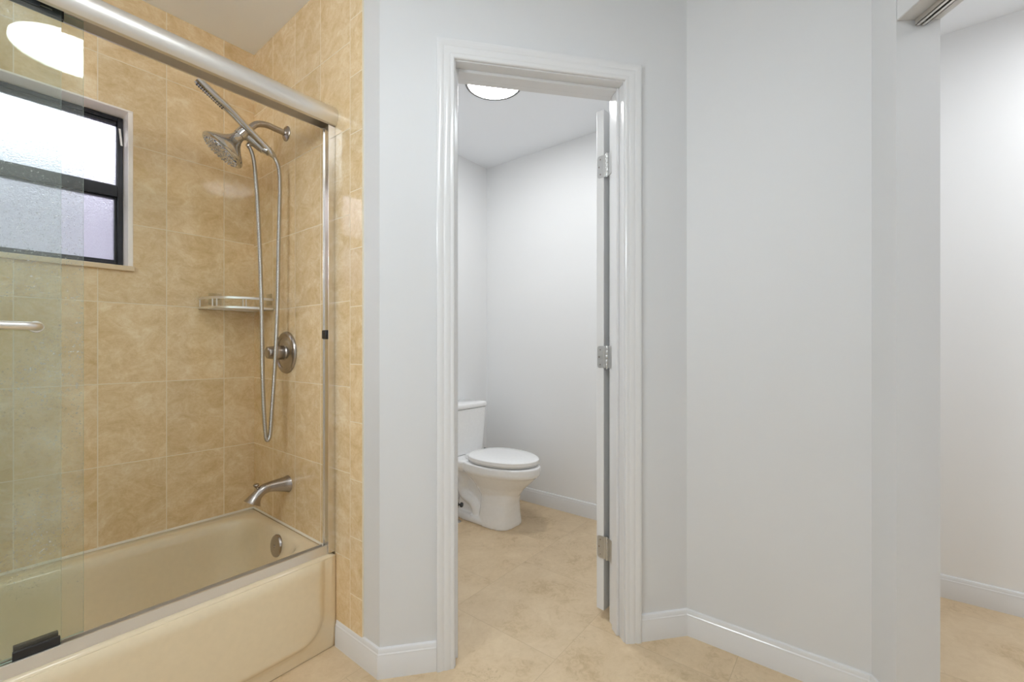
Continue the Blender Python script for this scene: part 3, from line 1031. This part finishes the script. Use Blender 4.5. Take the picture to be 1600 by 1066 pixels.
# trapway ridges on both sides
for sg in (-1, 1):
    xs = tX + sg * 0.066
    bw.tube(smooth([(xs, 2.045, 0.335), (xs, 2.015, 0.28), (xs, 1.995, 0.235), (xs, 2.005, 0.185), (xs, 1.985, 0.145), (xs, 1.945, 0.125), (xs, 1.905, 0.110), (xs, 1.880, 0.075), (xs, 1.872, 0.03)], 5), 0.030, 14)
bwo = bw.build('toilet_bowl', M['china'], parent=to)
rm = bwo.modifiers.new('fuse', 'REMESH')
rm.mode = 'VOXEL'
rm.voxel_size = 0.0055
rm.use_smooth_shade = True
smm = bwo.modifiers.new('relax', 'SMOOTH')
smm.factor = 0.5
smm.iterations = 4
for sg in (-1, 1):
    MB().lathe([(0.0, 0.0), (0.014, 0.0), (0.014, 0.006), (0.011, 0.013), (0.006, 0.017), (0.0, 0.018)], (tX + sg * 0.094, 1.888, 0.034), (0, 0, 1), 20).build('bolt_cap', M['white'], parent=to)


def plate(name, z0, z1, y0, y1, hw, crown):
    return MB().loft([egg(y0 + 0.006, y1 - 0.004, hw - 0.005, z0, 56), egg(y0, y1, hw, z0 + 0.004, 56), egg(y0, y1, hw, z1 - 0.006, 56), egg(y0 + 0.004, y1 - 0.003, hw - 0.004, z1 - 0.002, 56),
                      egg(y0 + 0.014, y1 - 0.010, hw - 0.013, z1, 56), egg(y0 + 0.08, y1 - 0.06, hw - 0.075, z1 + crown, 56)])


plate('toilet_seat', tzr + 0.004, tzr + 0.012, 1.476, 1.925, 0.170, 0.0).build('toilet_seat', M['seat'], parent=to)
plate('toilet_lid', tzr + 0.0125, tzr + 0.041, 1.468, 1.932, 0.176, 0.005).build('toilet_lid', M['seat'], parent=to)
for sg in (-1, 1):
    MB().box(tX + sg * 0.075 - 0.022, tX + sg * 0.075 + 0.022, 1.915, 1.948, tzr, tzr + 0.028).build('seat_hinge', M['seat'], parent=to, bevel=0.006)
tk_ = MB()
tk_.loft([rrect(tX, 2.098, 0.152, 0.085, 0.03, tzr + 0.004), rrect(tX, 2.098, 0.160, 0.090, 0.032, tzr + 0.022), rrect(tX, 2.100, 0.184, 0.098, 0.034, 0.684)])
tk_.build('tank', M['china'], parent=to, angle=50)
MB().loft([rrect(tX, 2.101, 0.184, 0.100, 0.034, 0.688), rrect(tX, 2.101, 0.192, 0.1055, 0.036, 0.693), rrect(tX, 2.101, 0.192, 0.1055, 0.036, 0.712), rrect(tX, 2.101, 0.188, 0.101, 0.034, 0.719), rrect(tX, 2.101, 0.175, 0.088, 0.03, 0.722)]).build('tank_lid', M['china'], parent=to, angle=50)
fl = MB()
fl.lathe([(0, 0), (0.014, 0), (0.013, 0.008), (0, 0.009)], (tX - 0.158, 2.004, 0.635), (0, -1, 0), 20)
fl.tube([(tX - 0.158, 1.992, 0.635), (tX - 0.170, 1.985, 0.632), (tX - 0.200, 1.985, 0.628)], [0.006, 0.006, 0.008], 12)
fl.build('flush_lever', M['chrome'], parent=to)
for sg in (-1, 1):
    MB().lathe([(0.0, -0.02), (0.008, -0.02), (0.008, 0.012), (0.0, 0.012)], (tX + sg * 0.135, 1.985, tzr + 0.008), (0, 0, 1), 12).build('tank_bolt', M['hanger'], parent=to)

vx, vy = 1.934, 1.958
sv = thing('water_supply_valve', (vx, vy, 0), 'small chrome water supply valve with hose beside the toilet base', 'valve')
vb = MB()
vb.lathe([(0, 0.0), (0.026, 0.0), (0.022, 0.006), (0.0075, 0.010), (0.0075, 0.085), (0.012, 0.088), (0.012, 0.128), (0.008, 0.134), (0.008, 0.15), (0, 0.15)], (vx, vy, 0), (0, 0, 1), 20)
vb.build('valve_body', M['chrome'], parent=sv)
MB().tube(smooth([(vx, vy, 0.145), (vx - 0.006, vy + 0.01, 0.21), (vx - 0.015, vy + 0.05, 0.29), (vx - 0.008, vy + 0.10, 0.36), (vx + 0.006, vy + 0.11, 0.388)], 5), 0.0055, 10).build('supply_hose', M['hose'], parent=sv)
MB().lathe([(0, 0.010), (0.006, 0.010), (0.006, 0.022), (0.015, 0.024), (0.016, 0.032), (0.013, 0.037), (0, 0.037)], (vx, vy, 0.108), (0.35, -0.94, 0), 18).build('valve_handle', M['hanger'], parent=sv)


# ------------------------------------------------------------------ ceiling lamps
def ceiling_lamp(x, y, r, label, rim, glow, drop, rw=0.010):
    lm = thing('ceiling_light', (x, y, CZ), label, 'ceiling light')
    MB().lathe([(0.0, 0.0), (r - 0.003, 0.0), (r, 0.004), (r, drop - 0.004), (r - 0.002, drop), (r - rw, drop), (r - rw, drop - 0.002), (0.0, drop - 0.002)], (x, y, CZ), (0, 0, -1), 64).build('lamp_rim', rim, parent=lm)
    MB().lathe([(0.0, 0.0), (r - rw - 0.0003, 0.0), (r - rw - 0.0003, 0.0013), (0.0, 0.0016)], (x, y, CZ - drop + 0.0016), (0, 0, -1), 64).build('diffuser', glow, parent=lm)
    return lm


ceiling_lamp(1.700, 1.455, 0.150, 'round flush ceiling light with a thin grey rim in the toilet room', M['ring'], M['lamp_toilet'], 0.018, 0.015)
ceiling_lamp(0.310, 0.275, 0.196, 'round white ceiling light above the bathroom, mirrored in the shower glass', M['white'], M['lamp_bath'], 0.050)
ceiling_lamp(2.12, -1.02, 0.150, 'unseen round ceiling light added to brighten the room beyond the side opening', M['white'], M['lamp_hall_added'], 0.030)  # out of view, added to light the next room

# unseen globe light bar, added on the left wall to brighten the tub alcove
vl = thing('added_fill_light', (XL, 0.87, 1.98), 'unseen light bar with four round globes, added on the left wall to brighten the tub alcove', 'added fill light')
MB().box(XL + 0.0005, XL + 0.024, 0.58, 1.16, 1.93, 2.03).build('back_plate', M['rail'], parent=vl, bevel=0.004)
for y_ in (0.66, 0.80, 0.94, 1.08):
    MB().lathe([(0, 0), (0.030, 0), (0.026, 0.012), (0.022, 0.040), (0, 0.040)], (XL + 0.024, y_, 1.98), (1, 0, 0), 24).build('globe_socket', M['rail'], parent=vl)
    gp = [(0.062 * math.sin(PI * k / 16) + 0.0001, 0.062 * (1 - math.cos(PI * k / 16))) for k in range(17)]
    MB().lathe(gp, (XL + 0.060, y_, 1.98), (1, 0, 0), 28).build('globe', M['lamp_fill'], parent=vl)
